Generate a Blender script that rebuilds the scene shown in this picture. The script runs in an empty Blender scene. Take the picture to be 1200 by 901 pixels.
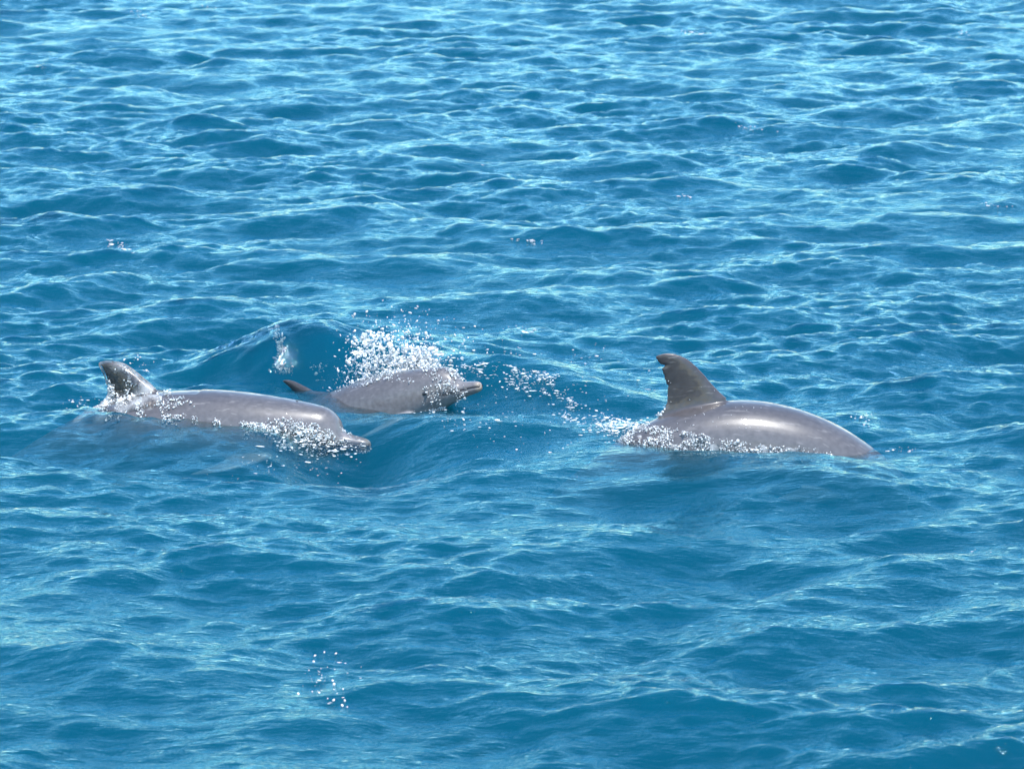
import bpy, math, random
import numpy as np
from mathutils import Vector, Matrix

R = math.radians
rng = np.random.default_rng(11)
random.seed(5)
scene = bpy.context.scene
C = scene.collection

# ---------------------------------------------------------------- camera
CAM_H = 3.45
DEP = R(10.1)                 # depression of the optical axis
FPX = 4490.0                  # focal length in photo pixels (1200 px wide)
cam_d = bpy.data.cameras.new('camera')
cam = bpy.data.objects.new('camera', cam_d)
C.objects.link(cam)
cam.location = (0, 0, CAM_H)
cam.rotation_euler = (R(90) - DEP, 0, 0)
cam_d.sensor_width = 36.0
cam_d.lens = 36.0 * FPX / 1200.0
cam_d.clip_end = 20000
cam_d.dof.use_dof = True
cam_d.dof.focus_distance = 18.7
cam_d.dof.aperture_fstop = 8.0
scene.camera = cam

# ---------------------------------------------------------------- sky and sun
SUN_EL, SUN_AZ = 66.0, 158.0    # azimuth clockwise from +Y (camera looks along +Y)
w = bpy.data.worlds.new('World')
scene.world = w
w.use_nodes = True
wt = w.node_tree
sky = wt.nodes.new('ShaderNodeTexSky')
sky.sky_type = 'NISHITA'
sky.sun_disc = False
sky.sun_elevation = R(SUN_EL)
sky.sun_rotation = R(SUN_AZ)
sky.air_density = 1.6
sky.dust_density = 0.0
sky.ozone_density = 7.0
bg = wt.nodes['Background']
bg.inputs['Strength'].default_value = 0.135
wt.links.new(sky.outputs[0], bg.inputs['Color'])
sd = bpy.data.lights.new('sun', 'SUN')
sd.energy = 3.3
sd.angle = R(0.53)
sd.color = (1.0, 0.96, 0.9)
sun = bpy.data.objects.new('sun', sd)
C.objects.link(sun)
sdir = Vector((math.sin(R(SUN_AZ)) * math.cos(R(SUN_EL)), math.cos(R(SUN_AZ)) * math.cos(R(SUN_EL)), math.sin(R(SUN_EL))))
sun.rotation_euler = sdir.to_track_quat('Z', 'Y').to_euler()
sun.location = sdir * 50
vs = scene.view_settings
vs.view_transform = 'Standard'
vs.look = 'None'
vs.gamma = 1.0
vs.exposure = 1.4
scene.render.engine = 'CYCLES'
scene.cycles.volume_bounces = 0
scene.cycles.transparent_max_bounces = 16

# ---------------------------------------------------------------- pixel -> world helpers
FW = np.array([0, math.cos(DEP), -math.sin(DEP)])
UP = np.array([0, math.sin(DEP), math.cos(DEP)])
RT = np.array([1.0, 0, 0])
CAMP = np.array([0, 0, CAM_H])

def ray(px, py):
    px = np.asarray(px, float); py = np.asarray(py, float)
    return FW + ((px - 600) / FPX)[..., None] * RT + ((450.5 - py) / FPX)[..., None] * UP

def on_z(px, py, z=0.0):
    d = ray(px, py)
    t = (np.asarray(z, float) - CAM_H) / d[..., 2]
    return CAMP + d * t[..., None]

def on_y(px, py, Y):
    d = ray(px, py)
    t = np.asarray(Y, float) / d[..., 1]
    return CAMP + d * t[..., None]

def project(p):
    q = np.asarray(p, float) - CAMP
    f = q @ FW
    return np.stack([600 + FPX * (q @ RT) / f, 450.5 - FPX * (q @ UP) / f], -1)

# ---------------------------------------------------------------- sea surface
TILE, N = 30.0, 2048
def make_spectrum():
    k1 = np.fft.fftfreq(N, TILE / N) * 2 * np.pi
    kx, ky = np.meshgrid(k1, k1, indexing='ij')
    k = np.hypot(kx, ky); k[0, 0] = 1e-6
    wd = R(-78.0)                                       # direction the waves run to
    cosd = (kx * math.cos(wd) + ky * math.sin(wd)) / k
    ang = np.arccos(np.clip(cosd, -1, 1))
    kp = 2 * np.pi / 1.35
    spread = np.where(k < 2 * kp, 2.0, 2.3)
    D = np.cos(ang / 2) ** (2 * spread * 2.0) + 0.02
    # amplitude spectrum: saturation range k^-4 (variance density per k area), rolled off at capillaries
    P = k ** -4.0 * np.exp(-1.1 * (kp / k) ** 2.0) * np.exp(-(k * 0.010) ** 2)
    P = P * (1 + 0.5 * (k / 30.0)) ** 0.9
    g = (rng.standard_normal((N, N)) + 1j * rng.standard_normal((N, N)))
    H = g * np.sqrt(P * D)
    H[0, 0] = 0
    lam = 2 * np.pi / k
    return kx, ky, k, H, lam

kx, ky, kk, H0, lam = make_spectrum()
bands = []
for lo, hi in ((1.2, 99.0), (0.30, 1.2), (0.0, 0.30)):
    m = (lam >= lo) & (lam < hi)
    Hb = H0 * m
    h = np.fft.ifft2(Hb)
    dx = np.fft.ifft2(1j * kx / kk * Hb)
    dy = np.fft.ifft2(1j * ky / kk * Hb)
    sl = np.hypot(np.fft.ifft2(1j * kx * Hb).real, np.fft.ifft2(1j * ky * Hb).real)
    bands.append([h.real.astype(np.float32), dx.real.astype(np.float32), dy.real.astype(np.float32), float(np.sqrt((sl ** 2).mean()))])
tot = math.sqrt(sum(b[3] ** 2 for b in bands))
print('raw slopes', [b[3] for b in bands])
RMS = (0.095, 0.150, 0.190)                              # slope rms per band
CHOP = (0.6, 0.3, 0.05)
for b, r, c in zip(bands, RMS, CHOP):
    s = r / b[3]
    b[0] *= s; b[1] *= s * c; b[2] *= s * c
print('band height std', [float(b[0].std()) for b in bands])
del H0, kx, ky, kk, lam

def tile_sample(a, x, y):
    fx = (x / TILE % 1.0) * N; fy = (y / TILE % 1.0) * N
    i = np.floor(fx).astype(np.int64); j = np.floor(fy).astype(np.int64)
    u = (fx - i).astype(np.float32); v = (fy - j).astype(np.float32)
    i %= N; j %= N; i1 = (i + 1) % N; j1 = (j + 1) % N
    return (a[i, j] * (1 - u) + a[i1, j] * u) * (1 - v) + (a[i, j1] * (1 - u) + a[i1, j1] * u) * v

def poly_dist(x, y, pts):
    """nearest distance (signed: + behind, i.e. farther y) and value of the third column along a polyline"""
    best = np.full(x.shape, 1e9); sg = np.zeros(x.shape); val = np.zeros(x.shape)
    for a, b in zip(pts[:-1], pts[1:]):
        ex, ey = b[0] - a[0], b[1] - a[1]
        L2 = ex * ex + ey * ey
        t = np.clip(((x - a[0]) * ex + (y - a[1]) * ey) / L2, 0, 1)
        qx, qy = x - (a[0] + t * ex), y - (a[1] + t * ey)
        d = np.hypot(qx, qy)
        m = d < best
        best[m] = d[m]
        sg[m] = np.sign(ex * qy - ey * qx)[m]
        val[m] = (a[2] + t * (b[2] - a[2]))[m]
    return best * sg, val

def crest(spec):
    """spec: (px, py, height) -> world polyline with heights"""
    out = []
    for px, py, h in spec:
        p = on_z(px, py, h)
        out.append((p[0], p[1], h))
    return out

RIDGES = [  # polyline, front width, back width
    (crest([(215, 447, 0.0), (275, 425, 0.07), (322, 396, 0.18), (345, 387, 0.20), (420, 398, 0.19), (520, 406, 0.16), (590, 424, 0.14), (680, 446, 0.10), (760, 474, 0.03), (800, 490, 0.0)]), 0.25, 0.42),
    (crest([(960, 512, 0.0), (1010, 498, 0.05), (1050, 500, 0.05), (1110, 518, 0.0)]), 0.16, 0.25),
    (crest([(395, 500, 0.0), (440, 494, 0.04), (520, 488, 0.07), (600, 494, 0.05), (680, 510, 0.0)]), 0.28, 0.3),
]
MOUNDS = []   # (px, py, z, height, sx, sy)
for px, py, h, sx, sy in ((470, 470, -0.045, 0.55, 0.30), (350, 548, -0.06, 0.65, 0.35), (420, 528, -0.24, 0.32, 0.45), (120, 495, 0.05, 0.35, 0.3), (715, 510, 0.07, 0.35, 0.3), (250, 512, 0.04, 0.45, 0.3), (880, 540, 0.07, 0.7, 0.3)):
    p = on_z(px, py, 0)
    MOUNDS.append((p[0], p[1], h, sx, sy))
CALM = [(300, 500, 0.95, 0.75), (470, 470, 0.8, 0.7), (880, 510, 1.1, 0.6), (420, 545, 0.9, 0.5)]
CALM = [(*on_z(a, b, 0)[:2], c, d) for a, b, c, d in CALM]

def displacement(x, y, spacing=None):
    x = np.asarray(x, float); y = np.asarray(y, float)
    near = np.zeros(x.shape)
    for cx, cy, sx, sy in CALM:
        near = np.maximum(near, np.exp(-((x - cx) / sx) ** 2 - ((y - cy) / sy) ** 2))
    # gusts: patches of rougher and calmer small ripples
    g = np.sin(x * 0.83 + 1.3 * np.sin(y * 0.41 + 1.0)) * np.sin(y * 0.62 + 1.7 * np.sin(x * 0.37))
    gust = 1.0 + 0.45 * g
    D = [np.zeros(x.shape) for _ in range(3)]
    for bi, (h, dx, dy, _) in enumerate(bands):
        if bi == 0: a = 1 - 0.8 * near
        elif bi == 1: a = (0.5 + 0.5 * gust) * (1 - 0.2 * near)
        else: a = gust * (1 + 0.1 * near)
        if spacing is not None:
            a = a * np.clip(1.6 - spacing / (0.45, 0.11, 0.05)[bi], 0, 1)
        D[0] += a * tile_sample(dx, x, y); D[1] += a * tile_sample(dy, x, y); D[2] += a * tile_sample(h, x, y)
    box = (np.abs(x) < 5) & (np.abs(y - 18) < 5)
    xb, yb = x[box], y[box]
    if xb.size:
        z = np.zeros(xb.shape)
        for pts, wf, wb in RIDGES:
            d, h = poly_dist(xb, yb, pts)
            z += h * np.where(d < 0, np.exp(-(d / wf) ** 2), np.exp(-(d / wb) ** 2))
        for cx, cy, h, sx, sy in MOUNDS:
            z += h * np.exp(-((xb - cx) / sx) ** 2 - ((yb - cy) / sy) ** 2)
        D[2][box] += z
    return D

def water_z(x, y):
    x = np.asarray(x, float); y = np.asarray(y, float)
    u, v = x.copy(), y.copy()
    for _ in range(4):
        D = displacement(u, v)
        u, v = x - D[0], y - D[1]
    return displacement(u, v)[2]

def on_water(px, py, lift=0.0):
    px = np.atleast_1d(np.asarray(px, float)); py = np.atleast_1d(np.asarray(py, float))
    z = np.zeros(px.shape)
    for _ in range(9):
        p = on_z(px, py, z)
        z = 0.5 * z + 0.5 * (water_z(p[:, 0], p[:, 1]) + lift)
    return on_z(px, py, z)

def axis_lines(lo, hi, step, far, grow=1.16):
    a = np.arange(lo, hi + step / 2, step)
    out = []
    s, d = step, 0.0
    while d < far:
        s *= grow; d += s; out.append(d)
    out = np.array(out)
    return np.concatenate([lo - out[::-1], a, hi + out])

gx = axis_lines(-6.2, 6.2, 0.0165, 4000)
yy = [10.8]
while yy[-1] < 47: yy.append(yy[-1] * 1.00115)      # rows widen slowly with distance
yy = np.array(yy)
far = axis_lines(0, 1, 0.04, 4000); far = far[far > 1] - 1
gy = np.concatenate([yy[0] - far[::-1], yy, yy[-1] + far])
GX, GY = np.meshgrid(gx, gy, indexing='ij')
spx = np.gradient(gx); spy = np.gradient(gy)
SP = np.maximum(spx[:, None], spy[None, :]) * np.ones_like(GX)
D = displacement(GX, GY, SP)
nx, ny = GX.shape
V = np.stack([GX + D[0], GY + D[1], D[2]], -1).reshape(-1, 3)
idx = np.arange(nx * ny).reshape(nx, ny)
F = np.stack([idx[:-1, :-1], idx[1:, :-1], idx[1:, 1:], idx[:-1, 1:]], -1).reshape(-1, 4)
# skirt and bottom, so that the water is one closed body
ring = np.concatenate([idx[:, 0], idx[-1, 1:], idx[-2::-1, -1], idx[0, -2:0:-1]])
nb = len(ring)
base = len(V)
Vb = V[ring].copy(); Vb[:, 2] = -6.0
V = np.concatenate([V, Vb])
lo_ = base + np.arange(nb)
S = np.stack([ring, lo_, np.roll(lo_, -1), np.roll(ring, -1)], -1)

def mesh_from_arrays(name, verts, quads=None, tris=None, ngon=None, smooth=True):
    me = bpy.data.meshes.new(name)
    loops, starts, n = [], [], 0
    for arr, k in ((quads, 4), (tris, 3)):
        if arr is not None and len(arr):
            loops.append(np.asarray(arr, np.int32).ravel())
            starts.append(n + np.arange(len(arr), dtype=np.int32) * k)
            n += arr.size
    if ngon is not None:
        loops.append(np.asarray(ngon, np.int32)); starts.append(np.array([n], np.int32)); n += len(ngon)
    loops = np.concatenate(loops); starts = np.concatenate(starts)
    me.vertices.add(len(verts)); me.vertices.foreach_set('co', np.asarray(verts, np.float32).ravel())
    me.loops.add(len(loops)); me.loops.foreach_set('vertex_index', loops)
    me.polygons.add(len(starts)); me.polygons.foreach_set('loop_start', starts)
    me.polygons.foreach_set('use_smooth', np.full(len(starts), smooth))
    me.update(calc_edges=True)
    return me

def link(name, me, mat=None, parent=None, **props):
    o = bpy.data.objects.new(name, me)
    C.objects.link(o)
    if mat: me.materials.append(mat)
    if parent: o.parent = parent
    for k, v in props.items(): o[k] = v
    return o

# ---- materials
def new_mat(name):
    m = bpy.data.materials.new(name); m.use_nodes = True
    t = m.node_tree; t.nodes.clear()
    return m, t, t.nodes.new('ShaderNodeOutputMaterial')

def nd(t, typ, **kw):
    n = t.nodes.new(typ)
    for k, v in kw.items():
        if k in n.inputs.keys() if isinstance(k, str) else False: n.inputs[k].default_value = v
        else: setattr(n, k, v)
    return n

def water_material():
    m, t, out = new_mat('sea_water')
    L = t.links.new
    geo = nd(t, 'ShaderNodeNewGeometry')
    mp = nd(t, 'ShaderNodeMapping'); mp.inputs['Rotation'].default_value = (0, 0, R(12)); mp.inputs['Scale'].default_value = (0.33, 1, 1)
    L(geo.outputs['Position'], mp.inputs['Vector'])
    n1 = nd(t, 'ShaderNodeTexNoise'); n1.inputs['Scale'].default_value = 20; n1.inputs['Detail'].default_value = 4; n1.inputs['Roughness'].default_value = 0.62; n1.inputs['Distortion'].default_value = 0.15
    L(mp.outputs[0], n1.inputs['Vector'])
    b1 = nd(t, 'ShaderNodeBump'); b1.inputs['Strength'].default_value = 1.0; b1.inputs['Distance'].default_value = 0.009
    n2 = nd(t, 'ShaderNodeTexNoise'); n2.inputs['Scale'].default_value = 62; n2.inputs['Detail'].default_value = 2
    L(mp.outputs[0], n2.inputs['Vector'])
    ma = nd(t, 'ShaderNodeMath', operation='MULTIPLY_ADD'); ma.inputs[1].default_value = 0.35
    L(n2.outputs[0], ma.inputs[0]); L(n1.outputs[0], ma.inputs[2])
    L(ma.outputs[0], b1.inputs['Height'])
    fr = nd(t, 'ShaderNodeFresnel'); fr.inputs['IOR'].default_value = 1.333
    L(b1.outputs[0], fr.inputs['Normal'])
    gl = nd(t, 'ShaderNodeBsdfGlossy'); gl.inputs['Roughness'].default_value = 0.035; gl.inputs['Color'].default_value = (0.50, 0.87, 0.98, 1)
    L(b1.outputs[0], gl.inputs['Normal'])
    tr = nd(t, 'ShaderNodeBsdfTransparent')
    mx = nd(t, 'ShaderNodeMixShader')
    L(fr.outputs[0], mx.inputs[0]); L(tr.outputs[0], mx.inputs[1]); L(gl.outputs[0], mx.inputs[2])
    L(mx.outputs[0], out.inputs['Surface'])
    va = nd(t, 'ShaderNodeVolumeAbsorption'); vsn = nd(t, 'ShaderNodeVolumeScatter')
    # scattering coefficient per metre (rgb) and absorption coefficient per metre (rgb)
    SC = (0.0002, 0.30, 0.53); AB = (2.4, 1.65, 1.42)
    vsn.inputs['Color'].default_value = (*[c / 1.0 for c in SC], 1); vsn.inputs['Density'].default_value = 1.0; vsn.inputs['Anisotropy'].default_value = -0.3
    va.inputs['Color'].default_value = (*[1 - c / 4.0 for c in AB], 1); va.inputs['Density'].default_value = 4.0
    ad = nd(t, 'ShaderNodeAddShader'); L(va.outputs[0], ad.inputs[0]); L(vsn.outputs[0], ad.inputs[1])
    L(ad.outputs[0], out.inputs['Volume'])
    return m

sea = link('sea_water', mesh_from_arrays('sea_water', V, quads=np.concatenate([F, S]), ngon=lo_[::-1].copy()), water_material(),
           kind='structure', label='choppy teal blue open sea rippled with small wind waves', category='sea')

# ---------------------------------------------------------------- dolphins
PROFILE = np.array([  # distance from snout, top, bottom, half width
    (0.000, -0.026, -0.046, 0.010), (0.008, -0.012, -0.062, 0.024), (0.03, -0.003, -0.072, 0.034), (0.08, 0.006, -0.082, 0.044),
    (0.108, 0.014, -0.089, 0.054), (0.120, 0.030, -0.092, 0.060), (0.135, 0.066, -0.096, 0.070), (0.165, 0.102, -0.104, 0.088),
    (0.21, 0.127, -0.115, 0.107), (0.27, 0.140, -0.130, 0.124), (0.34, 0.152, -0.146, 0.140), (0.45, 0.168, -0.170, 0.162),
    (0.60, 0.188, -0.195, 0.185), (0.80, 0.207, -0.215, 0.203), (0.95, 0.213, -0.220, 0.206), (1.15, 0.205, -0.215, 0.198),
    (1.35, 0.180, -0.190, 0.170), (1.60, 0.140, -0.145, 0.120), (1.85, 0.100, -0.100, 0.075), (2.05, 0.072, -0.070, 0.045),
    (2.20, 0.050, -0.050, 0.030), (2.32, 0.030, -0.030, 0.020), (2.38, 0.010, -0.010, 0.008)])

_d = PROFILE[:, 0]                      # a beak a little longer
PROFILE[:, 0] = np.where(_d <= 0.108, _d * 1.28, _d + 0.03 * np.clip((0.6 - _d) / 0.3, 0, 1))
PROFILE[:7, 3] *= 1.08; PROFILE[:5, 2] -= 0.004

def pchip(xp, yp, x):
    h = np.diff(xp); dl = np.diff(yp) / h
    m = np.zeros_like(yp)
    for i in range(1, len(xp) - 1):
        if dl[i - 1] * dl[i] > 0:
            w1 = 2 * h[i] + h[i - 1]; w2 = h[i] + 2 * h[i - 1]
            m[i] = (w1 + w2) / (w1 / dl[i - 1] + w2 / dl[i])
    m[0], m[-1] = dl[0], dl[-1]
    j = np.clip(np.searchsorted(xp, x) - 1, 0, len(xp) - 2)
    t = (x - xp[j]) / h[j]
    return ((1 + 2 * t) * (1 - t) ** 2 * yp[j] + t * (1 - t) ** 2 * h[j] * m[j] + t * t * (3 - 2 * t) * yp[j + 1] + t * t * (t - 1) * h[j] * m[j + 1])

def prof(d, c):
    return pchip(PROFILE[:, 0], PROFILE[:, c], np.asarray(d, float))

class MB:
    def __init__(s): s.v, s.q, s.n = [], [], 0
    def loft(s, rings, close=True):
        k = len(rings[0]); b = s.n
        for r in rings: s.v += [tuple(p) for p in r]
        for i in range(len(rings) - 1):
            for j in range(k):
                a, c = b + i * k + j, b + i * k + (j + 1) % k
                s.q.append((a, c, c + k, a + k))
        s.n += k * len(rings)
        s.q.append(tuple(b + j for j in range(k))[::-1])
        s.q.append(tuple(b + (len(rings) - 1) * k + j for j in range(k)))

def foil_ring(le, te, nrm, th, k=20):
    """airfoil-like closed loop from leading edge point to trailing edge point, thickness along nrm"""
    le, te, nrm = np.array(le, float), np.array(te, float), np.array(nrm, float)
    out = []
    for i in range(k):
        a = 2 * math.pi * i / k
        u = 0.5 - 0.5 * math.cos(a)                     # 0 at the leading edge
        hgt = th * 0.5 * (2.6 * math.sqrt(max(u, 0)) * (1 - u) ** 0.9) * (1 if a <= math.pi else -1)
        out.append(le + (te - le) * u + nrm * hgt)
    return out

def build_rest_dolphin(flop=0.0):
    """straight dolphin, snout at x=0, tail at x=-2.4 (x = -distance), z up"""
    mb = MB()
    ds = np.concatenate([np.linspace(0, 0.22, 40), np.linspace(0.23, 2.38, 110)])
    tp, bt, hw = prof(ds, 1), prof(ds, 2), prof(ds, 3)
    rings = []
    for d, a, b, w_ in zip(ds, tp, bt, hw):
        c, h = (a + b) / 2, (a - b) / 2
        ring = []
        for j in range(48):
            an = 2 * math.pi * j / 48
            ca, sa = math.cos(an), math.sin(an)
            e = 2 / 2.15
            ring.append((-d, w_ * math.copysign(abs(ca) ** e, ca), c + h * math.copysign(abs(sa) ** e, sa)))
        rings.append(ring)
    mb.loft(rings)
    # dorsal fin: (height over back, leading x, trailing x, thickness)
    fin = [(-0.07, 0.42, -0.16, 0.10), (-0.03, 0.36, -0.085, 0.085), (0.0, 0.29, -0.03, 0.068), (0.03, 0.245, -0.004, 0.056), (0.06, 0.208, 0.004, 0.047),
           (0.10, 0.168, 0.004, 0.040), (0.14, 0.135, -0.004, 0.034), (0.18, 0.100, -0.014, 0.028), (0.21, 0.072, -0.024, 0.023), (0.235, 0.040, -0.034, 0.019), (0.25, 0.012, -0.040, 0.015), (0.257, -0.014, -0.040, 0.011)]
    fa = np.array(fin); hh = np.linspace(fa[0, 0], fa[-1, 0], 44)
    fin = np.stack([hh] + [pchip(fa[:, 0], fa[:, i], hh) for i in (1, 2, 3)], -1)
    fr = []
    for h, le, te, th in fin:
        z = 0.188 + h
        yo = flop * max(h, 0) ** 1.5
        fr.append(foil_ring((-1.31 + le, yo, z), (-1.31 + te, yo, z + 0.0), (0, 1, 0), th, 24))
    mb.loft(fr)
    # flippers
    for s in (1, -1):
        rr = []
        root = np.array([-0.56, s * 0.13, -0.105])
        ax = np.array([-0.62, s * 0.72, -0.22]); ax /= np.linalg.norm(ax)
        ch = np.array([1, s * 0.35, -0.15]); ch -= ax * (ch @ ax); ch /= np.linalg.norm(ch)
        nr = np.cross(ax, ch); nr /= np.linalg.norm(nr)
        for u, le, te, th in [(-0.06, 0.085, -0.075, 0.05), (0.0, 0.08, -0.07, 0.046), (0.06, 0.075, -0.068, 0.04), (0.13, 0.062, -0.07, 0.033), (0.2, 0.036, -0.066, 0.026), (0.26, 0.004, -0.062, 0.020), (0.31, -0.03, -0.062, 0.014), (0.335, -0.052, -0.066, 0.009)]:
            c = root + ax * u
            rr.append(foil_ring(c + ch * le, c + ch * te, nr, th, 20))
        mb.loft(rr)
    # flukes
    for s in (1, -1):
        rr = []
        for u, le, te, th in [(-0.02, 0.16, -0.05, 0.045), (0.04, 0.13, -0.07, 0.038), (0.1, 0.085, -0.075, 0.03), (0.17, 0.03, -0.08, 0.022), (0.23, -0.03, -0.095, 0.015), (0.27, -0.08, -0.115, 0.009)]:
            rr.append(foil_ring((-2.33 + le, s * u, 0), (-2.33 + te, s * u, 0), (0, 0, 1), th, 20))
        mb.loft(rr)
    me = bpy.data.meshes.new('rest')
    me.from_pydata(mb.v, [], mb.q)
    import bmesh
    bm = bmesh.new(); bm.from_mesh(me)
    bmesh.ops.recalc_face_normals(bm, faces=bm.faces); bm.to_mesh(me); bm.free()
    o = bpy.data.objects.new('rest', me); C.objects.link(o)
    md = o.modifiers.new('r', 'REMESH'); md.mode = 'VOXEL'; md.voxel_size = 0.0062; md.adaptivity = 0
    dg = bpy.context.evaluated_depsgraph_get()
    ev = o.evaluated_get(dg).to_mesh()
    nv = len(ev.vertices)
    co = np.zeros(nv * 3, np.float32); ev.vertices.foreach_get('co', co); co = co.reshape(-1, 3).astype(float)
    nl = len(ev.loops); lp = np.zeros(nl, np.int32); ev.loops.foreach_get('vertex_index', lp)
    ne = len(ev.edges); ed = np.zeros(ne * 2, np.int32); ev.edges.foreach_get('vertices', ed); ed = ed.reshape(-1, 2)
    quads = lp.reshape(-1, 4)
    deg = np.bincount(ed.ravel(), minlength=nv).astype(float)
    def lap(f):
        acc = np.zeros_like(co)
        for k in range(3):
            acc[:, k] = np.bincount(ed[:, 0], co[ed[:, 1], k], nv) + np.bincount(ed[:, 1], co[ed[:, 0], k], nv)
        return co + f * (acc / deg[:, None] - co)
    for _ in range(14):
        co = lap(0.6); co = lap(-0.62)
    for _ in range(2):
        co = lap(0.5)
    bpy.data.objects.remove(o)
    return co, quads

def vnormals(co, q):
    n = np.cross(co[q[:, 2]] - co[q[:, 0]], co[q[:, 3]] - co[q[:, 1]])
    out = np.zeros_like(co)
    for k in range(4):
        for c in range(3):
            out[:, c] += np.bincount(q[:, k], n[:, c], len(co))
    return out / (np.linalg.norm(out, axis=1)[:, None] + 1e-12)

def mouth_curve(s):
    """gape on one side, in rest coordinates"""
    d = np.linspace(0.004, 0.285, 50)
    z = np.interp(d, [0, 0.04, 0.12, 0.18, 0.23, 0.27, 0.285], [-0.036, -0.036, -0.040, -0.050, -0.050, -0.040, -0.034])
    a, b, w_ = prof(d, 1), prof(d, 2), prof(d, 3)
    c, h = (a + b) / 2, (a - b) / 2
    u = np.clip(np.abs((z - c) / h), 0, 0.999)
    e = 2.15
    y = w_ * (1 - u ** e) ** (1 / e)
    return np.stack([-d, s * y, z], -1)

REST, QUADS = build_rest_dolphin()
# gape groove pressed into the surface
nrm0 = vnormals(REST, QUADS)
head = np.where(REST[:, 0] > -0.31)[0]
for s in (1, -1):
    mc = mouth_curve(s)
    dd = np.linalg.norm(REST[head][:, None, :] - mc[None], axis=2).min(1)
    REST[head] -= nrm0[head] * (0.006 * np.exp(-(dd / 0.007) ** 2))[:, None]
# notches and nicks of the fin's trailing edge are left to each animal

class Pose:
    def __init__(s, anchor, pitch, yaw, roll, scale, dref=1.02):
        s.a = np.array(anchor, float); s.yaw, s.roll, s.sc, s.dref = R(yaw), R(roll), scale, dref
        dd = np.linspace(-0.1, 2.6, 541)
        th = np.radians(np.interp(dd, [p[0] for p in pitch], [p[1] for p in pitch]))
        k = np.ones(25) / 25
        th = np.convolve(np.pad(th, 12, mode='edge'), k, mode='valid')
        cx = np.concatenate([[0], np.cumsum((np.cos(th[1:]) + np.cos(th[:-1])) / 2 * np.diff(dd))])
        cz = np.concatenate([[0], np.cumsum((np.sin(th[1:]) + np.sin(th[:-1])) / 2 * np.diff(dd))])
        s.dd, s.th = dd, th
        s.x = -(cx - np.interp(dref, dd, cx)); s.z = -(cz - np.interp(dref, dd, cz))
    def __call__(s, p):
        p = np.asarray(p, float)
        d = -p[..., 0]
        x0, z0, th = np.interp(d, s.dd, s.x), np.interp(d, s.dd, s.z), np.interp(d, s.dd, s.th)
        cr, sr = math.cos(s.roll), math.sin(s.roll)
        y = p[..., 1] * cr - p[..., 2] * sr
        z = p[..., 1] * sr + p[..., 2] * cr
        X = x0 - z * np.sin(th); Z = z0 + z * np.cos(th)
        X, y, Z = X * s.sc, y * s.sc, Z * s.sc
        cy, sy = math.cos(s.yaw), math.sin(s.yaw)
        return np.stack([X * cy - y * sy, X * sy + y * cy, Z], -1) + s.a

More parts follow.
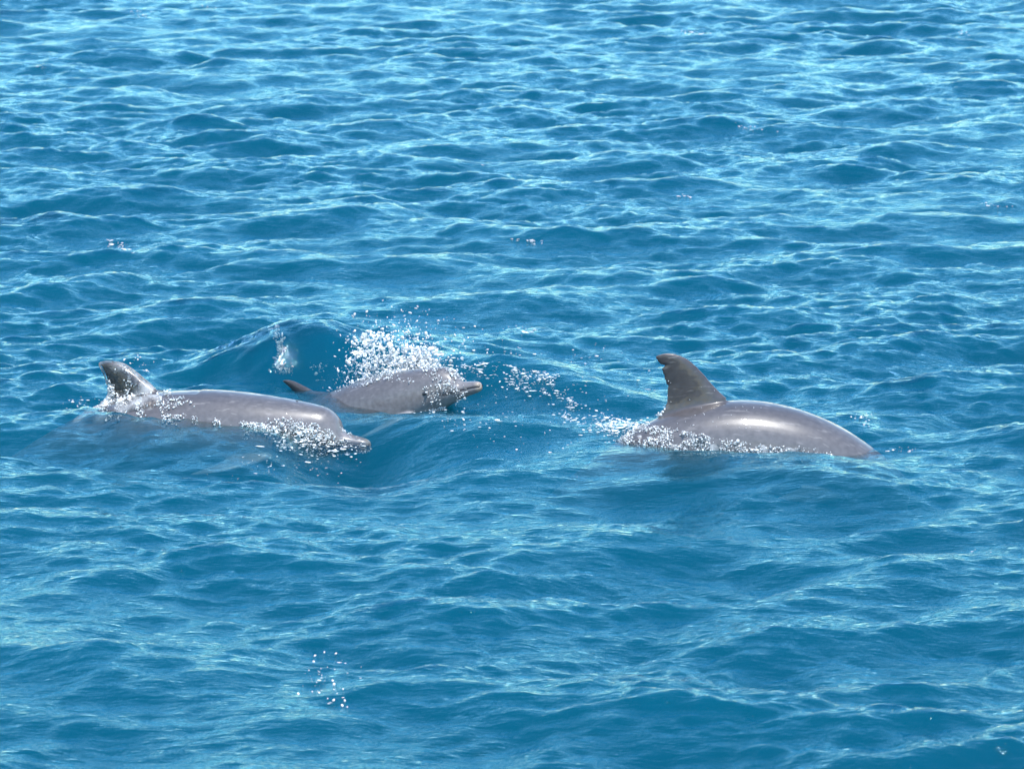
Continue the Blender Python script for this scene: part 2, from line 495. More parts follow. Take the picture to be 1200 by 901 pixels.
def dolphin_material():
    m, t, out = new_mat('dolphin_skin')
    L = t.links.new
    at = nd(t, 'ShaderNodeAttribute', attribute_name='rest')
    sep = nd(t, 'ShaderNodeSeparateXYZ'); L(at.outputs['Vector'], sep.inputs[0])
    nz = nd(t, 'ShaderNodeTexNoise'); nz.inputs['Scale'].default_value = 7; nz.inputs['Detail'].default_value = 5
    L(at.outputs['Vector'], nz.inputs['Vector'])
    a1 = nd(t, 'ShaderNodeMath', operation='MULTIPLY_ADD'); a1.inputs[1].default_value = 0.07; L(nz.outputs[0], a1.inputs[0]); L(sep.outputs[2], a1.inputs[2])
    rp = nd(t, 'ShaderNodeMapRange'); rp.inputs['From Min'].default_value = -0.22; rp.inputs['From Max'].default_value = 0.275
    L(a1.outputs[0], rp.inputs['Value'])
    cr = nd(t, 'ShaderNodeValToRGB')
    e = cr.color_ramp.elements
    e[0].position = 0.0; e[0].color = (0.34, 0.31, 0.30, 1)
    e[1].position = 1.0; e[1].color = (0.036, 0.031, 0.031, 1)
    for pos, col in ((0.28, (0.20, 0.186, 0.184)), (0.46, (0.125, 0.117, 0.119)), (0.70, (0.084, 0.078, 0.080)), (0.86, (0.058, 0.053, 0.055))):
        x = e.new(pos); x.color = (*col, 1)
    L(rp.outputs[0], cr.inputs[0])
    # pale snout tip and lower lip
    tip = nd(t, 'ShaderNodeMapRange', interpolation_type='SMOOTHSTEP'); tip.inputs['From Min'].default_value = -0.045; tip.inputs['From Max'].default_value = -0.006
    L(sep.outputs[0], tip.inputs['Value'])
    m1 = nd(t, 'ShaderNodeMix', data_type='RGBA'); m1.inputs['B'].default_value = (0.25, 0.20, 0.15, 1)
    tm = nd(t, 'ShaderNodeMath', operation='MULTIPLY'); tm.inputs[1].default_value = 0.75; L(tip.outputs[0], tm.inputs[0])
    L(tm.outputs[0], m1.inputs['Factor']); L(cr.outputs[0], m1.inputs['A'])
    # rake marks and scratches
    mp = nd(t, 'ShaderNodeMapping'); mp.inputs['Scale'].default_value = (4.5, 16, 20); mp.inputs['Rotation'].default_value = (R(15), R(38), 0)
    L(at.outputs['Vector'], mp.inputs['Vector'])
    sc = nd(t, 'ShaderNodeTexNoise'); sc.inputs['Scale'].default_value = 3.2; sc.inputs['Detail'].default_value = 3; L(mp.outputs[0], sc.inputs['Vector'])
    sr = nd(t, 'ShaderNodeMapRange'); sr.inputs['From Min'].default_value = 0.60; sr.inputs['From Max'].default_value = 0.68; sr.inputs['To Max'].default_value = 0.24
    L(sc.outputs[0], sr.inputs['Value'])
    m2 = nd(t, 'ShaderNodeMix', data_type='RGBA'); m2.inputs['B'].default_value = (0.22, 0.205, 0.20, 1)
    L(sr.outputs[0], m2.inputs['Factor']); L(m1.outputs['Result'], m2.inputs['A'])
    mot = nd(t, 'ShaderNodeTexNoise'); mot.inputs['Scale'].default_value = 38; mot.inputs['Detail'].default_value = 4; L(at.outputs['Vector'], mot.inputs['Vector'])
    mr = nd(t, 'ShaderNodeMapRange'); mr.inputs['From Min'].default_value = 0.3; mr.inputs['From Max'].default_value = 0.7; mr.inputs['To Min'].default_value = 0.80; mr.inputs['To Max'].default_value = 1.16
    L(mot.outputs[0], mr.inputs['Value'])
    m3 = nd(t, 'ShaderNodeMix', data_type='RGBA', blend_type='MULTIPLY'); m3.inputs['Factor'].default_value = 1
    L(m2.outputs['Result'], m3.inputs['A']); L(mr.outputs[0], m3.inputs['B'])
    bs = nd(t, 'ShaderNodeBsdfPrincipled')
    L(m3.outputs['Result'], bs.inputs['Base Color'])
    bs.inputs['Roughness'].default_value = 0.36; bs.inputs['Specular IOR Level'].default_value = 0.35
    bs.inputs['Coat Weight'].default_value = 0.8; bs.inputs['Coat Roughness'].default_value = 0.06; bs.inputs['Coat IOR'].default_value = 1.36
    wv = nd(t, 'ShaderNodeTexNoise'); wv.inputs['Scale'].default_value = 16; wv.inputs['Detail'].default_value = 3; L(at.outputs['Vector'], wv.inputs['Vector'])
    bp = nd(t, 'ShaderNodeBump'); bp.inputs['Strength'].default_value = 0.8; bp.inputs['Distance'].default_value = 0.008
    L(wv.outputs[0], bp.inputs['Height'])
    L(bp.outputs[0], bs.inputs['Coat Normal']); 
    L(bs.outputs[0], out.inputs['Surface'])
    return m

def plain(name, col, rough=0.3, coat=0.0):
    m, t, out = new_mat(name)
    nz = nd(t, 'ShaderNodeTexNoise'); nz.inputs['Scale'].default_value = 60
    mr = nd(t, 'ShaderNodeMapRange'); mr.inputs['To Min'].default_value = 0.75; mr.inputs['To Max'].default_value = 1.25
    t.links.new(nz.outputs[0], mr.inputs['Value'])
    mx = nd(t, 'ShaderNodeMix', data_type='RGBA', blend_type='MULTIPLY'); mx.inputs['Factor'].default_value = 1; mx.inputs['A'].default_value = (*col, 1)
    t.links.new(mr.outputs[0], mx.inputs['B'])
    b = nd(t, 'ShaderNodeBsdfPrincipled'); b.inputs['Roughness'].default_value = rough; b.inputs['Coat Weight'].default_value = coat
    t.links.new(mx.outputs['Result'], b.inputs['Base Color'])
    t.links.new(b.outputs[0], out.inputs['Surface'])
    return m

SKIN = dolphin_material()
DARK = plain('dark_skin', (0.03, 0.026, 0.028), 0.35)
EYE = plain('eye_dark', (0.012, 0.010, 0.009), 0.08, 1.0)

def tube(pts, rad, k=8):
    pts = np.asarray(pts, float); n = len(pts)
    tg = np.gradient(pts, axis=0); tg /= np.linalg.norm(tg, axis=1)[:, None]
    u = np.cross(tg, (0, 0, 1.0)); u /= np.linalg.norm(u, axis=1)[:, None] + 1e-9
    v = np.cross(tg, u)
    an = np.linspace(0, 2 * np.pi, k, endpoint=False)
    rad = np.broadcast_to(rad, n)
    vv = (pts[:, None] + rad[:, None, None] * (np.cos(an)[None, :, None] * u[:, None] + np.sin(an)[None, :, None] * v[:, None])).reshape(-1, 3)
    i = np.arange(n - 1)[:, None] * k + np.arange(k)[None]; j = np.arange(n - 1)[:, None] * k + (np.arange(k)[None] + 1) % k
    q = np.stack([i, j, j + k, i + k], -1).reshape(-1, 4)
    return vv, q

def ico(sub):
    import bmesh
    bm = bmesh.new(); bmesh.ops.create_icosphere(bm, subdivisions=sub, radius=1)
    v = np.array([p.co for p in bm.verts]); f = np.array([[x.index for x in p.verts] for p in bm.faces]); bm.free()
    return v, f
ICO1, ICO2 = ico(1), ico(2)

def make_dolphin(pose, label, shape=None, back_notch=True):
    co = REST.copy()
    if shape: co = shape(co)
    W = pose(co)
    me = mesh_from_arrays('dolphin', W, quads=QUADS)
    at = me.attributes.new('rest', 'FLOAT_VECTOR', 'POINT'); at.data.foreach_set('vector', REST.astype(np.float32).ravel())
    o = link('dolphin', me, SKIN, label=label, category='dolphin', group='dolphins surfacing in the waves')
    for s in (1, -1):
        d, z = 0.343, -0.012
        a, b, w_ = prof(d, 1), prof(d, 2), prof(d, 3)
        y = w_ * (1 - abs((z - (a + b) / 2) / ((a - b) / 2)) ** 2.15) ** (1 / 2.15)
        v = ICO2[0] * np.array([0.017, 0.008, 0.011]) + np.array([-d, s * (y - 0.001), z])
        link('eye', mesh_from_arrays('eye', pose(v), tris=ICO2[1]), EYE, o)
        vv, q = tube(mouth_curve(s) * np.array([1, 0.955, 1]), 0.0042)
        link('mouth_line', mesh_from_arrays('mouth_line', pose(vv), quads=q), DARK, o)
    an = np.linspace(-1.2, 1.2, 20)
    bl = np.stack([-0.360 - 0.016 * np.cos(an), 0.022 * np.sin(an), np.full(20, 0.0)], -1)
    bl[:, 2] = prof(-bl[:, 0], 1) - 0.0025 - 0.0008 * np.abs(np.sin(an))
    vv, q = tube(bl, 0.0045)
    link('blowhole', mesh_from_arrays('blowhole', pose(vv), quads=q), DARK, o)
    return o, co, W

def notch_fin(co):          # nick just under the fin tip, ragged trailing edge
    co = co.copy()
    f = (co[:, 2] > 0.22) & (co[:, 0] < -1.05)
    h = co[:, 2] - 0.188
    te = np.interp(h, [0, 0.06, 0.14, 0.18, 0.21, 0.235, 0.257], [-1.34, -1.306, -1.314, -1.324, -1.334, -1.344, -1.35])
    near = np.exp(-((co[:, 0] - te) / 0.03) ** 2)
    n = 0.014 * np.exp(-((h - 0.205) / 0.008) ** 2) + 0.005 * np.exp(-((h - 0.118) / 0.007) ** 2)
    co[f, 0] += (near * n)[f] + (0.22 * np.clip(h, 0, 1))[f]
    co[f, 2] += (0.12 * np.clip(h, 0, 1))[f]
    return co

def low_fin(co):            # a lower, blunter fin
    co = co.copy()
    f = (co[:, 2] > 0.19) & (co[:, 0] < -0.85) & (co[:, 0] > -1.5) & (np.abs(co[:, 1]) < 0.08)
    h = np.clip(co[:, 2] - 0.19, 0, 1)
    co[f, 2] -= (0.22 * h)[f]
    co[f, 0] += (0.18 * h)[f]
    return co

def slim_fin(co):           # slender low fin
    co = co.copy()
    f = (co[:, 2] > 0.19) & (co[:, 0] < -0.85) & (co[:, 0] > -1.5) & (np.abs(co[:, 1]) < 0.08)
    h = np.clip(co[:, 2] - 0.19, 0, 1)
    t = np.clip(h / 0.08, 0, 1)
    co[f, 0] += (t * 0.3 * (-1.31 - co[:, 0]) - 0.25 * h)[f]
    co[f, 2] -= (0.22 * h)[f]
    return co

# left dolphin
Y1 = on_z(250, 500, 0)[1] + 0.20
top1 = on_y(270, 455, Y1)
P1 = Pose((on_y(200, 455, Y1)[0], Y1, top1[2] - 0.225), [(0, -6), (0.2, -2), (0.4, 2), (0.7, 3), (1.05, 6), (1.4, 17), (1.8, 26), (2.4, 30)], -14, -4, 1.0)
# middle dolphin, smaller
S2 = 0.80
Y2 = on_z(430, 478, -0.05)[1] + 0.22
P2 = Pose((on_y(408, 496, Y2)[0], Y2, on_y(408, 492, Y2)[2]), [(0, 12), (0.3, 18), (0.6, 22), (1.0, 22), (1.5, 24), (2.4, 30)], -28, -4, S2)
# right dolphin, diving
Y3 = on_z(900, 530, 0)[1] + 0.20
top3 = on_y(868, 471, Y3)
P3 = Pose((on_y(864, 470, Y3)[0], Y3, top3[2] - 0.207), [(0, -40), (0.3, -34), (0.55, -24), (0.8, -12), (1.05, 1), (1.2, 8), (1.4, 22), (1.7, 30), (2.0, 34), (2.4, 36)], 0, 0, 1.0)
D1 = make_dolphin(P1, 'grey dolphin with water pouring over its dorsal fin and its pale beak dipping into froth', low_fin)
D2 = make_dolphin(P2, 'smaller grey dolphin lifting its beak from the water, white spray flying off its back', slim_fin)
D3 = make_dolphin(P3, 'grey dolphin arching into a dive, tall notched dorsal fin up and head under water', notch_fin)

# ---------------------------------------------------------------- spray, froth and foam
def froth_material():
    m, t, out = new_mat('white_froth')
    L = t.links.new
    at = nd(t, 'ShaderNodeAttribute', attribute_name='shade')
    df = nd(t, 'ShaderNodeBsdfPrincipled'); df.inputs['Roughness'].default_value = 0.25; df.inputs['Coat Weight'].default_value = 0.4
    mx = nd(t, 'ShaderNodeMix', data_type='RGBA'); mx.inputs['A'].default_value = (0.32, 0.38, 0.40, 1); mx.inputs['B'].default_value = (0.92, 0.91, 0.90, 1)
    L(at.outputs['Fac'], mx.inputs['Factor']); L(mx.outputs['Result'], df.inputs['Base Color'])
    tl = nd(t, 'ShaderNodeBsdfTranslucent'); tl.inputs['Color'].default_value = (0.85, 0.88, 0.9, 1)
    ms = nd(t, 'ShaderNodeMixShader'); ms.inputs[0].default_value = 0.3
    L(df.outputs[0], ms.inputs[1]); L(tl.outputs[0], ms.inputs[2]); L(ms.outputs[0], out.inputs['Surface'])
    return m

def film_material():
    m, t, out = new_mat('running_water')
    L = t.links.new
    geo = nd(t, 'ShaderNodeNewGeometry')
    mp = nd(t, 'ShaderNodeMapping'); mp.inputs['Scale'].default_value = (1, 1, 0.45); L(geo.outputs['Position'], mp.inputs['Vector'])
    nz = nd(t, 'ShaderNodeTexNoise'); nz.inputs['Scale'].default_value = 55; nz.inputs['Detail'].default_value = 4; L(mp.outputs[0], nz.inputs['Vector'])
    bp = nd(t, 'ShaderNodeBump'); bp.inputs['Strength'].default_value = 1; bp.inputs['Distance'].default_value = 0.012; L(nz.outputs[0], bp.inputs['Height'])
    fr = nd(t, 'ShaderNodeFresnel'); fr.inputs['IOR'].default_value = 1.36; L(bp.outputs[0], fr.inputs['Normal'])
    gl = nd(t, 'ShaderNodeBsdfGlossy'); gl.inputs['Roughness'].default_value = 0.18; L(bp.outputs[0], gl.inputs['Normal'])
    tr = nd(t, 'ShaderNodeBsdfTransparent')
    a = nd(t, 'ShaderNodeMixShader'); L(fr.outputs[0], a.inputs[0]); L(tr.outputs[0], a.inputs[1]); L(gl.outputs[0], a.inputs[2])
    df = nd(t, 'ShaderNodeBsdfDiffuse'); df.inputs['Color'].default_value = (0.75, 0.77, 0.78, 1); L(bp.outputs[0], df.inputs['Normal'])
    at = nd(t, 'ShaderNodeAttribute', attribute_name='shade')
    n2 = nd(t, 'ShaderNodeMath', operation='MULTIPLY_ADD'); n2.inputs[1].default_value = 0.8; n2.inputs[2].default_value = -0.35; L(nz.outputs[0], n2.inputs[0])
    ad = nd(t, 'ShaderNodeMath', operation='ADD'); L(at.outputs['Fac'], ad.inputs[0]); L(n2.outputs[0], ad.inputs[1])
    mr = nd(t, 'ShaderNodeMapRange'); mr.inputs['From Min'].default_value = 0.25; mr.inputs['From Max'].default_value = 1.0; mr.inputs['To Max'].default_value = 0.34; L(ad.outputs[0], mr.inputs['Value'])
    b = nd(t, 'ShaderNodeMixShader'); L(mr.outputs[0], b.inputs[0]); L(a.outputs[0], b.inputs[1]); L(df.outputs[0], b.inputs[2])
    L(b.outputs[0], out.inputs['Surface'])
    return m
FROTH, FILM = froth_material(), film_material()

def vnoise(p, f, seed=0):
    """smooth pseudo noise, about -1..1"""
    r = np.random.default_rng(seed)
    out = np.zeros(p.shape[:-1])
    for _ in range(7):
        k = r.normal(size=3); k *= f * r.uniform(0.6, 1.6) / np.linalg.norm(k)
        out += np.sin(p @ k + r.uniform(0, 6.28))
    return out / 2.6

def FOAM(n): return rng.uniform(0.65, 1.0, n)

class Blobs:
    def __init__(s): s.p, s.r, s.sh, s.st, s.fl, s.sheets = [], [], [], [], [], []
    def add(s, p, r, shade=None, stretch=0.5, flat=False):
        p = np.atleast_2d(p); n = len(p)
        s.p.append(p); s.r.append(np.broadcast_to(r, n).astype(float))
        s.sh.append(rng.uniform(0.0, 1.0, n) ** 0.7 if shade is None else np.broadcast_to(shade, n).astype(float))
        s.st.append(np.full(n, stretch)); s.fl.append(np.full(n, flat))
        return s
    def sheet(s, c, size, seed, up=0.6, thr=0.0):
        """torn, curved sheet of white water with ragged holes"""
        r_ = np.random.default_rng(seed)
        a = r_.normal(size=3) * (1, 0.6, 0.4); a /= np.linalg.norm(a)
        b_ = r_.normal(size=3) * (0.5, 0.5, 1) + (0, 0, up); b_ -= a * (b_ @ a); b_ /= np.linalg.norm(b_)
        nn = np.cross(a, b_)
        k = 26
        u, v = np.meshgrid(np.linspace(-1, 1, k), np.linspace(-1, 1, k), indexing='ij')
        P = c + size * (1.25 * u[..., None] * a + 0.7 * v[..., None] * b_ + (0.35 * (u * u - v * v) * r_.choice((-1, 1)))[..., None] * nn)
        P = P + size * 0.16 * np.stack([vnoise(P, 5 / size, seed + i) for i in range(3)], -1)
        z = vnoise(P, 6.5 / size, seed + 9) + 0.6 * vnoise(P, 15 / size, seed + 10) + 0.9 - 1.7 * np.hypot(u, v) ** 1.5
        ix = np.arange(k * k).reshape(k, k)
        q = np.stack([ix[:-1, :-1], ix[1:, :-1], ix[1:, 1:], ix[:-1, 1:]], -1).reshape(-1, 4)
        q = q[(z.ravel()[q] > thr).all(1)]
        if len(q) == 0: return
        ids, inv = np.unique(q, return_inverse=True)
        top = P.reshape(-1, 3)[ids]
        th = 0.0012
        q2 = inv.reshape(-1, 4)
        s.sheets.append((np.concatenate([top + nn * th, top - nn * th]), np.concatenate([q2, q2[:, ::-1] + len(top)])))
    def build(s, name, label, cat, group=None):
        p, r, sh, st, fl = (np.concatenate(x) for x in (s.p, s.r, s.sh, s.st, s.fl))
        VV, TT, SS, n = [], [], [], 0
        for (tv, tf), m in ((ICO1, r < 0.0075), (ICO2, r >= 0.0075)):
            if not m.any(): continue
            k = m.sum()
            # uneven lumps: random stretch of each axis, random turn, a little vertex noise
            sc = np.exp(rng.normal(0, 1, (k, 3)) * st[m][:, None])
            q = rng.normal(size=(k, 4)); q /= np.linalg.norm(q, axis=1)[:, None]
            a, b, c, d = q.T
            M = np.stack([np.stack([1 - 2 * (c * c + d * d), 2 * (b * c - a * d), 2 * (b * d + a * c)], -1),
                          np.stack([2 * (b * c + a * d), 1 - 2 * (b * b + d * d), 2 * (c * d - a * b)], -1),
                          np.stack([2 * (b * d - a * c), 2 * (c * d + a * b), 1 - 2 * (b * b + c * c)], -1)], 1)
            v = tv[None] * sc[:, None] * (1 + rng.normal(0, 0.10, (k, len(tv), 1)))
            v = np.einsum('kij,kvj->kvi', M, v) * np.where(fl[m][:, None], np.array([1.7, 1.5, 0.3]), 1.0)[:, None] * r[m][:, None, None] + p[m][:, None]
            TT.append((tf[None] + (n + np.arange(k) * len(tv))[:, None, None]).reshape(-1, 3))
            VV.append(v.reshape(-1, 3)); SS.append(np.repeat(sh[m], len(tv))); n += k * len(tv)
        QQ = []
        for v, q in s.sheets:
            VV.append(v); QQ.append(q + n); SS.append(np.clip(0.6 + 0.4 * vnoise(v, 120, 5), 0, 1)); n += len(v)
        me = mesh_from_arrays(name, np.concatenate(VV), quads=np.concatenate(QQ) if QQ else None, tris=np.concatenate(TT))
        at = me.attributes.new('shade', 'FLOAT', 'POINT'); at.data.foreach_set('value', np.concatenate(SS).astype(np.float32))
        o = link(name, me, FROTH, kind='stuff', label=label, category=cat)
        if group: o['group'] = group
        return o

def radii(n, lo, hi, p=2.2):
    return lo + (hi - lo) * rng.random(n) ** p

def gauss_px(cx, cy, sx, sy, n, rot=0.0):
    a = rng.normal(size=(n, 2)) * (sx, sy)
    c, s_ = math.cos(R(rot)), math.sin(R(rot))
    return cx + a[:, 0] * c - a[:, 1] * s_, cy + a[:, 0] * s_ + a[:, 1] * c

def in_poly(x, y, poly):
    c = np.zeros(x.shape, bool)
    for (x0, y0), (x1, y1) in zip(poly, poly[1:] + poly[:1]):
        if y0 == y1: continue
        hit = ((y0 > y) != (y1 > y)) & (x < (x1 - x0) * (y - y0) / (y1 - y0) + x0)
        c ^= hit
    return c

class Skin:
    """visible skin of one animal, for laying water on it"""
    def __init__(s, dol):
        s.co, s.W = dol[1], dol[2]
        s.n = vnormals(s.W, QUADS)
        s.px = project(s.W)
        v = s.W - CAMP
        s.facing = (s.n * v).sum(1) < 0
        near = (np.abs(s.W[:, 0]) < 4.5)
        s.depth = s.W[:, 2] - water_z(s.W[:, 0], s.W[:, 1])
    def pick(s, n, poly=None, depth=(-9, 9), thr=None, f=40, seed=0, facing=True):
        m = (s.depth > depth[0]) & (s.depth < depth[1])
        if facing: m &= s.facing
        if poly: m &= in_poly(s.px[:, 0], s.px[:, 1], poly)
        i = np.where(m)[0]
        if len(i) == 0: return np.zeros((0, 3)), np.zeros((0, 3))
        pr = np.ones(len(i))
        if thr is not None:      # thicker and thinner froth, never a hard edge
            v = vnoise(s.W[i], f, seed) + 0.5 * vnoise(s.W[i], f * 2.3, seed + 50)
            pr = np.clip((v - thr + 0.5) / 1.0, 0.03, 1) ** 2
        if poly:                 # thin out towards the outline
            c = s.px[i].mean(0); q = np.abs(s.px[i] - c) / (np.abs(s.px[i] - c).max(0) + 1e-6)
            pr *= np.clip(1.25 - q.max(1), 0.05, 1)
        i = rng.choice(i, n, p=pr / pr.sum())
        return s.W[i] + rng.normal(0, 0.003, (n, 3)), s.n[i]
    def film(s, name, poly, base, amp, thr, f, seed, label, rest=None):
        m = in_poly(s.px[:, 0], s.px[:, 1], poly) if poly else np.ones(len(s.W), bool)
        wt_ = rest(s.co) if rest is not None else np.ones(len(s.W))
        m &= wt_ > 0
        nz = vnoise(s.W * (1, 1, 0.6), f, seed)
        m &= nz > thr
        q = QUADS[m[QUADS].all(1)]
        ids, inv = np.unique(q, return_inverse=True)
        lift = base + amp * np.clip(nz[ids] - thr, 0, 1.2) * wt_[ids]
        me = mesh_from_arrays(name, s.W[ids] + s.n[ids] * lift[:, None], quads=inv.reshape(-1, 4))
        at = me.attributes.new('shade', 'FLOAT', 'POINT'); at.data.foreach_set('value', np.clip(0.34 + 0.35 * vnoise(s.W[ids], f * 1.7, seed + 3), 0, 1).astype(np.float32))
        return link(name, me, FILM, kind='stuff', label=label, category='water')

K1, K2, K3 = Skin(D1), Skin(D2), Skin(D3)

# --- water streaming over the left dolphin's fin
K1.film('water_film', None, -0.003, 0.013, -0.35, 30, 4, 'clear sheet of water running down the low fin of the dolphin with the dipping beak',
        rest=lambda c: np.clip((-0.93 - c[:, 0]) / 0.12, 0, 1) * np.clip((c[:, 0] + 1.5) / 0.1, 0, 1) * np.clip((c[:, 2] - 0.10) / 0.06, 0, 1))
b = Blobs()
p, n = K1.pick(700, [(122, 420), (180, 418), (205, 470), (195, 492), (120, 490)], (-0.02, 9), 0.25, 45, 2)
b.add(p + n * 0.006, radii(len(p), 0.001, 0.0053, 3))
p, n = K1.pick(650, [(120, 455), (195, 455), (240, 480), (240, 500), (110, 495)], (-0.03, 0.10), 0.0, 40, 3)
b.add(p + n * 0.006, radii(len(p), 0.001, 0.0053, 3))
x, y = gauss_px(160, 428, 9, 5, 22); b.add(on_y(x, y, K1.W[K1.px[:, 0] < 170][:, 1].mean()), radii(22, 0.0013, 0.0059, 3))
x, y = gauss_px(95, 472, 14, 4, 26); b.add(on_water(x, y, 0.004), radii(26, 0.0013, 0.0068, 3), FOAM(len(x)), flat=True)
b.build('froth', 'white froth and drops clinging around the low water-covered dorsal fin', 'froth')

# --- froth round the left dolphin's head and along its flank
b = Blobs()
HEAD1 = [(312, 492), (345, 489), (372, 498), (390, 506), (402, 520), (395, 532), (325, 524)]
p, n = K1.pick(1500, HEAD1, (-0.14, 9), -0.5, 55, 8)
b.add(p + n * rng.uniform(0.002, 0.02, (len(p), 1)), radii(len(p), 0.001, 0.0048, 3))
p, n = K1.pick(260, [(395, 496), (440, 505), (440, 535), (395, 530)], (-0.14, 9), 0.35, 70, 9)
b.add(p + n * 0.004, radii(len(p), 0.001, 0.0033, 3))
x, y = gauss_px(372, 522, 26, 8, 260, 6); b.add(on_water(x, y, 0.006), radii(260, 0.0013, 0.0068, 3), FOAM(len(x)), flat=True)
for i in range(16):
    q_ = K1.pick(1, [(318, 494), (372, 502), (385, 512), (378, 526), (325, 520)], (-0.08, 9)); b.sheet(q_[0][0] + q_[1][0] * 0.014, rng.uniform(0.015, 0.035), 200 + i, 0.3, 0.2)
x, y = gauss_px(350, 545, 40, 9, 60); b.add(on_water(x, y, 0.003), radii(60, 0.0013, 0.0034, 3), FOAM(len(x)), flat=True)
b.build('froth', 'churned white froth breaking around the dipping beak of the low-finned dolphin', 'froth')
b = Blobs()
p, n = K1.pick(800, [(190, 470), (330, 470), (330, 520), (190, 510)], (-0.02, 0.02), 0.1, 22, 12)
b.add(p + n * 0.005, radii(len(p), 0.001, 0.0046, 3))
p, n = K1.pick(120, [(280, 500), (330, 500), (330, 525), (280, 520)], (-0.06, 0.02), 0.1, 40, 13)
b.add(p + n * 0.008, radii(len(p), 0.001, 0.0040, 3))
b.build('foam', 'thin broken line of foam along the waterline of the low-finned dolphin', 'foam')

# --- spray behind the middle dolphin
b = Blobs()
YS = Y2 + 0.10
def spray(cx, cy, sx, sy, n, lo, hi, rot=0, dy=0.12, pw=3.0):
    n = int(n * 2.0); lo *= 0.65; hi *= 1.0
    x, y = gauss_px(cx, cy, sx, sy, n, rot)
    b.add(on_y(x, y, YS + rng.normal(0, dy, n)), radii(n, lo, hi, pw))
def clump(cx, cy, n, r):       # torn lumps of white water
    c = on_y(np.array([cx]), np.array([cy]), np.array([YS + rng.normal(0, 0.08)]))[0]
    b.add(c + rng.normal(0, 1, (n, 3)) * (r * 1.5, r, r * 0.8), radii(n, 0.0013, 0.0093, 3))
for cx, cy, n, r in ((424, 414, 60, 0.026), (432, 398, 26, 0.018), (440, 392, 18, 0.016), (428, 432, 60, 0.03), (440, 428, 50, 0.026), (466, 424, 30, 0.022), (456, 412, 20, 0.02), (462, 432, 26, 0.02), (448, 404, 14, 0.016), (478, 408, 10, 0.016)):
    clump(cx, cy, n, r)
spray(452, 415, 24, 16, 420, 0.002, 0.008, -10)
spray(436, 440, 22, 9, 200, 0.002, 0.007, -12)
spray(470, 380, 30, 12, 60, 0.0015, 0.005)
spray(505, 415, 26, 14, 120, 0.0015, 0.006)
spray(490, 424, 11, 10, 520, 0.002, 0.009, 0, 0.07, 3.0)
spray(497, 434, 16, 6, 260, 0.002, 0.007, 8, 0.06)
b.add(on_y(410.0, 421.0, YS - 0.05), 0.009, 0.9, 0.25)
for i in range(34):
    cx, cy = [(426, 412), (434, 430), (450, 428), (466, 424), (490, 424), (498, 430), (482, 432), (440, 400)][i % 8]
    b.sheet(on_y(cx + rng.normal(0, 6), cy + rng.normal(0, 5), YS + rng.normal(0, 0.07)), rng.uniform(0.02, 0.045), 100 + i, 0.6, 0.15)
b.build('spray', 'burst of white spray thrown up behind the back of the smaller dolphin', 'spray')
b = Blobs()
BACK2 = [(395, 448), (450, 436), (515, 428), (548, 440), (548, 470), (505, 470), (505, 450), (450, 446), (395, 462)]
p, n = K2.pick(700, BACK2, (-0.02, 9), 0.35, 50, 21)
b.add(p + n * rng.uniform(0.001, 0.012, (len(p), 1)), radii(len(p), 0.001, 0.0040, 3))
p, n = K2.pick(330, [(495, 428), (540, 436), (552, 472), (495, 476)], (-0.1, 9), -0.4, 70, 22)
b.add(p + n * rng.uniform(0.001, 0.014, (len(p), 1)), radii(len(p), 0.001, 0.0046, 3))
p, n = K2.pick(160, [(465, 462), (545, 455), (545, 485), (465, 480)], (-0.03, 0.02), 0.1, 45, 23)
b.add(p + n * 0.006, radii(len(p), 0.001, 0.0046, 3))
x, y = gauss_px(520, 486, 22, 8, 70, 20); b.add(on_water(x, y, 0.004), radii(70, 0.0013, 0.0051, 3), FOAM(len(x)), flat=True)
b.build('froth', 'froth clinging to the raised head and flank of the smaller dolphin', 'froth')

# --- spout on the wave crest left of the spray
b = Blobs()
t_ = rng.random(210)
xs = np.interp(t_, [0, 0.25, 0.5, 0.75, 1.0], [332, 326, 330, 326, 320]) + rng.normal(0, 2.6, 210) * (1.3 - 0.5 * t_)
ys = np.interp(t_, [0, 0.25, 0.5, 0.75, 1.0], [436, 425, 408, 392, 383]) + rng.normal(0, 2, 210)
YC = on_z(335, 392, 0.15)[1]
b.add(on_y(xs, ys, YC - 0.12 + 0.1 * t_), radii(210, 0.0013, 0.0085, 3), rng.uniform(0, 0.8, 210), 0.5)
x, y = gauss_px(333, 434, 8, 3, 70); b.add(on_y(x, y, YC - 0.16), radii(70, 0.0013, 0.0068, 3))
x, y = gauss_px(374, 434, 5, 7, 45, 20); b.add(on_y(x, y, YC - 0.16), radii(45, 0.0013, 0.0059, 3))
x, y = gauss_px(400, 438, 5, 7, 36, 10); b.add(on_y(x, y, YC - 0.14), radii(36, 0.0013, 0.0059, 3))
for i in range(7):
    tt = (i + 0.5) / 7; b.sheet(on_y(np.interp(tt, [0, 0.5, 1.0], [331, 330, 320]), np.interp(tt, [0, 0.5, 1.0], [434, 408, 386]), YC - 0.12 + 0.1 * tt), 0.026, 400 + i, 1.5, 0.05)
b.build('spout', 'small upright spout of water tearing off the dark wave crest', 'spray')

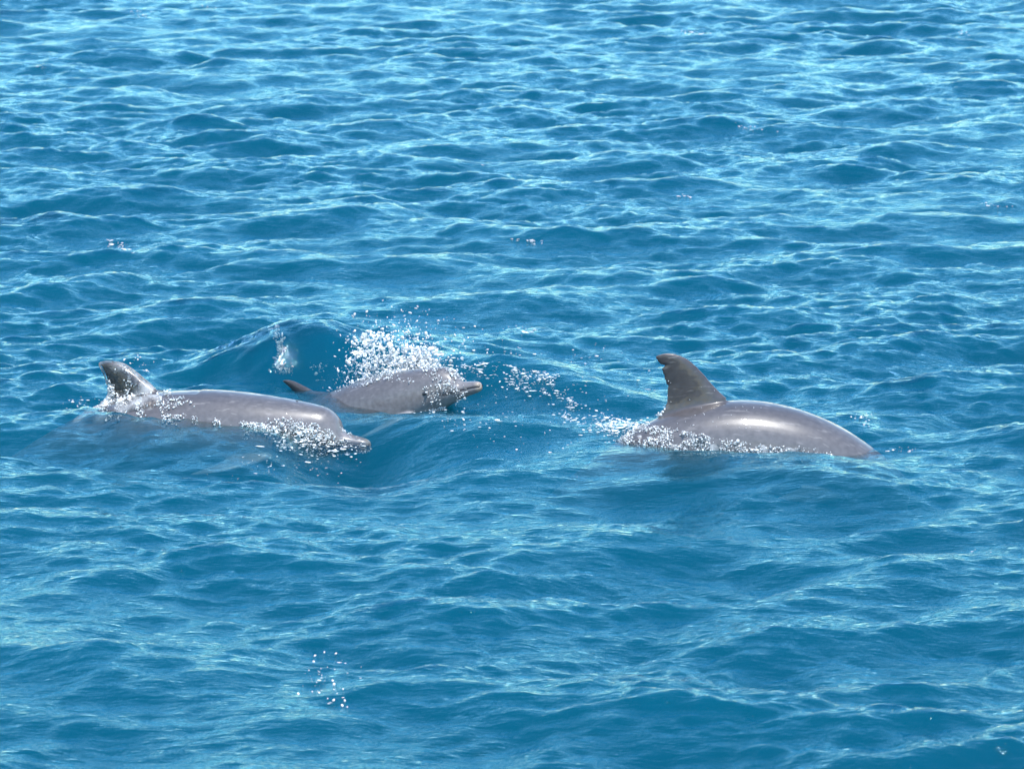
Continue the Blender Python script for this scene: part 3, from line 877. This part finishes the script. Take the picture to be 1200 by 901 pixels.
# --- drops flung ahead, between the two groups
b = Blobs()
x, y = gauss_px(610, 436, 42, 13, 170, 22); b.add(on_water(x, y, 0.004), radii(170, 0.0013, 0.0051, 3), FOAM(len(x)), flat=True)
for cx, cy, sx, sy, n in ((548, 430, 13, 3, 50), (605, 436, 9, 5, 60), (628, 440, 9, 6, 90), (645, 444, 6, 4, 50), (602, 450, 7, 3, 40), (638, 459, 4, 2, 24), (665, 467, 10, 2, 40), (668, 476, 3, 6, 30), (668, 490, 7, 3, 40), (614, 457, 6, 3, 20), (566, 428, 4, 2, 14)):
    x, y = gauss_px(cx, cy, sx, sy, n, 25); b.add(on_water(x, y, 0.005), radii(n, 0.0013, 0.0059, 3), FOAM(len(x)), flat=True)
x, y = rng.uniform(560, 770, 90), rng.uniform(400, 520, 90); b.add(on_water(x, y, 0.004), radii(90, 0.0013, 0.0051, 3), FOAM(len(x)), flat=True)
x, y = gauss_px(600, 500, 40, 16, 40, 20); b.add(on_water(x, y, 0.004), radii(40, 0.0013, 0.0043, 3), FOAM(len(x)), flat=True)
b.build('foam', 'scattered drops and flecks of foam on the dark wave face ahead of the smaller dolphin', 'foam')

# --- froth along the right dolphin
b = Blobs()
FL3 = [(690, 492), (760, 498), (800, 504), (850, 515), (900, 522), (960, 526), (960, 534), (860, 536), (760, 526), (690, 512)]
p, n = K3.pick(2000, FL3, (-0.05, 0.13), -0.6, 60, 31)
b.add(p + n * rng.uniform(0.001, 0.010, (len(p), 1)), radii(len(p), 0.001, 0.0038, 2.5))
p, n = K3.pick(700, [(820, 512), (1000, 515), (1000, 540), (820, 540)], (-0.012, 0.02), -0.2, 40, 33)
b.add(p + n * 0.005, radii(len(p), 0.001, 0.0040, 3))
x, y = gauss_px(728, 496, 20, 3.5, 260, 6); b.add(on_water(x, y, 0.006), radii(260, 0.0013, 0.0068, 3), FOAM(len(x)), flat=True)
x, y = gauss_px(725, 508, 18, 3, 120, 16); b.add(on_water(x, y, 0.004), radii(120, 0.0013, 0.0051, 3), FOAM(len(x)), flat=True)
x, y = gauss_px(700, 500, 14, 6, 70, 0); b.add(on_water(x, y, 0.004), radii(70, 0.0013, 0.0051, 3), FOAM(len(x)), flat=True)
x, y = gauss_px(776, 486, 6, 3, 90, -50); b.add(on_y(x, y, Y3), radii(90, 0.0013, 0.0051, 3))
x, y = gauss_px(785, 468, 2, 2, 14); b.add(on_y(x, y, Y3), radii(14, 0.0013, 0.0051, 3))
p, n = K3.pick(70, [(770, 440), (900, 475), (960, 510), (790, 500)], (0.05, 9)); b.add(p, radii(len(p), 0.001, 0.0020, 3))
K3.film('water_film', FL3, -0.002, 0.010, -0.3, 55, 35, 'glistening film of water on the lower flank of the diving dolphin')
for i in range(12):
    cx = rng.uniform(715, 775); b.sheet(on_water(cx, np.interp(cx, [715, 775], [496, 500]) + rng.normal(0, 3), 0.012)[0], rng.uniform(0.015, 0.03), 300 + i, 0.2, 0.15)
b.build('froth', 'bubbly white froth sliding along the flank of the diving dolphin with the tall fin', 'froth')
b = Blobs()
x, y = gauss_px(1008, 487, 8, 2, 26); b.add(on_water(x, y, 0.003), radii(26, 0.0013, 0.0051, 3), FOAM(len(x)), flat=True)
x, y = gauss_px(1055, 527, 10, 2, 16); b.add(on_water(x, y, 0.003), radii(16, 0.0013, 0.0043, 3), FOAM(len(x)), flat=True)
x, y = gauss_px(1015, 495, 4, 3, 8); b.add(on_water(x, y, 0.003), radii(8, 0.0013, 0.0043, 3), FOAM(len(x)), flat=True)
b.build('foam', 'few foam flecks on the small dark swell beyond the diving head', 'foam')

# --- small whitecaps on far and near waves
def whitecap(cx, cy, sx, sy, n, label, rot=8, lo=0.002, hi=0.010):
    b = Blobs()
    n = int(n * 0.7)
    x, y = gauss_px(cx, cy, sx, sy, n, rot)
    b.add(on_water(x, y, 0.002), radii(n, lo * 0.7, hi * 0.7), FOAM(len(x)), flat=True)
    b.build('whitecap', label, 'whitecap', 'small whitecaps scattered over the sea')
LB = 'tiny fleck of whitecap foam on an open water wavelet'
whitecap(140, 289, 9, 2.5, 60, 'small crumbling whitecap on a dark wavelet some way behind the low-finned dolphin', 14)
whitecap(162, 16, 7, 2, 40, LB); whitecap(50, 78, 6, 1.5, 24, LB); whitecap(815, 38, 9, 2, 44, LB); whitecap(880, 150, 9, 1.8, 34, LB)
whitecap(1160, 240, 9, 1.5, 24, LB); whitecap(620, 283, 8, 1.5, 26, LB); whitecap(1130, 40, 4, 2, 14, LB); whitecap(242, 8, 5, 2, 16, LB)
whitecap(615, 386, 10, 2, 30, LB); whitecap(805, 230, 3, 1, 10, LB); whitecap(1145, 645, 6, 1.5, 6, LB, 15, 0.002, 0.005); whitecap(567, 193, 3, 1, 6, LB)
b = Blobs()
for dx, dy, r in ((369, 768, .0045), (367.5, 775, .006), (380, 764, .005), (393.5, 765.5, .006), (377, 791, .005), (390, 797, .005), (391.5, 801.5, .007), (349.5, 812.5, .006), (374, 811, .005), (384, 818, .004), (391, 820, .006), (404, 820.5, .005), (401, 826.5, .0055), (407, 828, .0045), (362, 785, .0045), (371, 799, .004), (402, 807, .004), (395, 812, .0035), (366, 810, .0035)):
    b.add(on_water(dx, dy, 0.006), r * 0.75, 0.9, 0.3)
x, y = gauss_px(384, 795, 16, 18, 40, 25); b.add(on_water(x, y, 0.004), radii(40, 0.0008, 0.0025), FOAM(len(x)), flat=True)
b.build('droplets', 'little cluster of bright water drops over a smooth near wave slope', 'droplets')
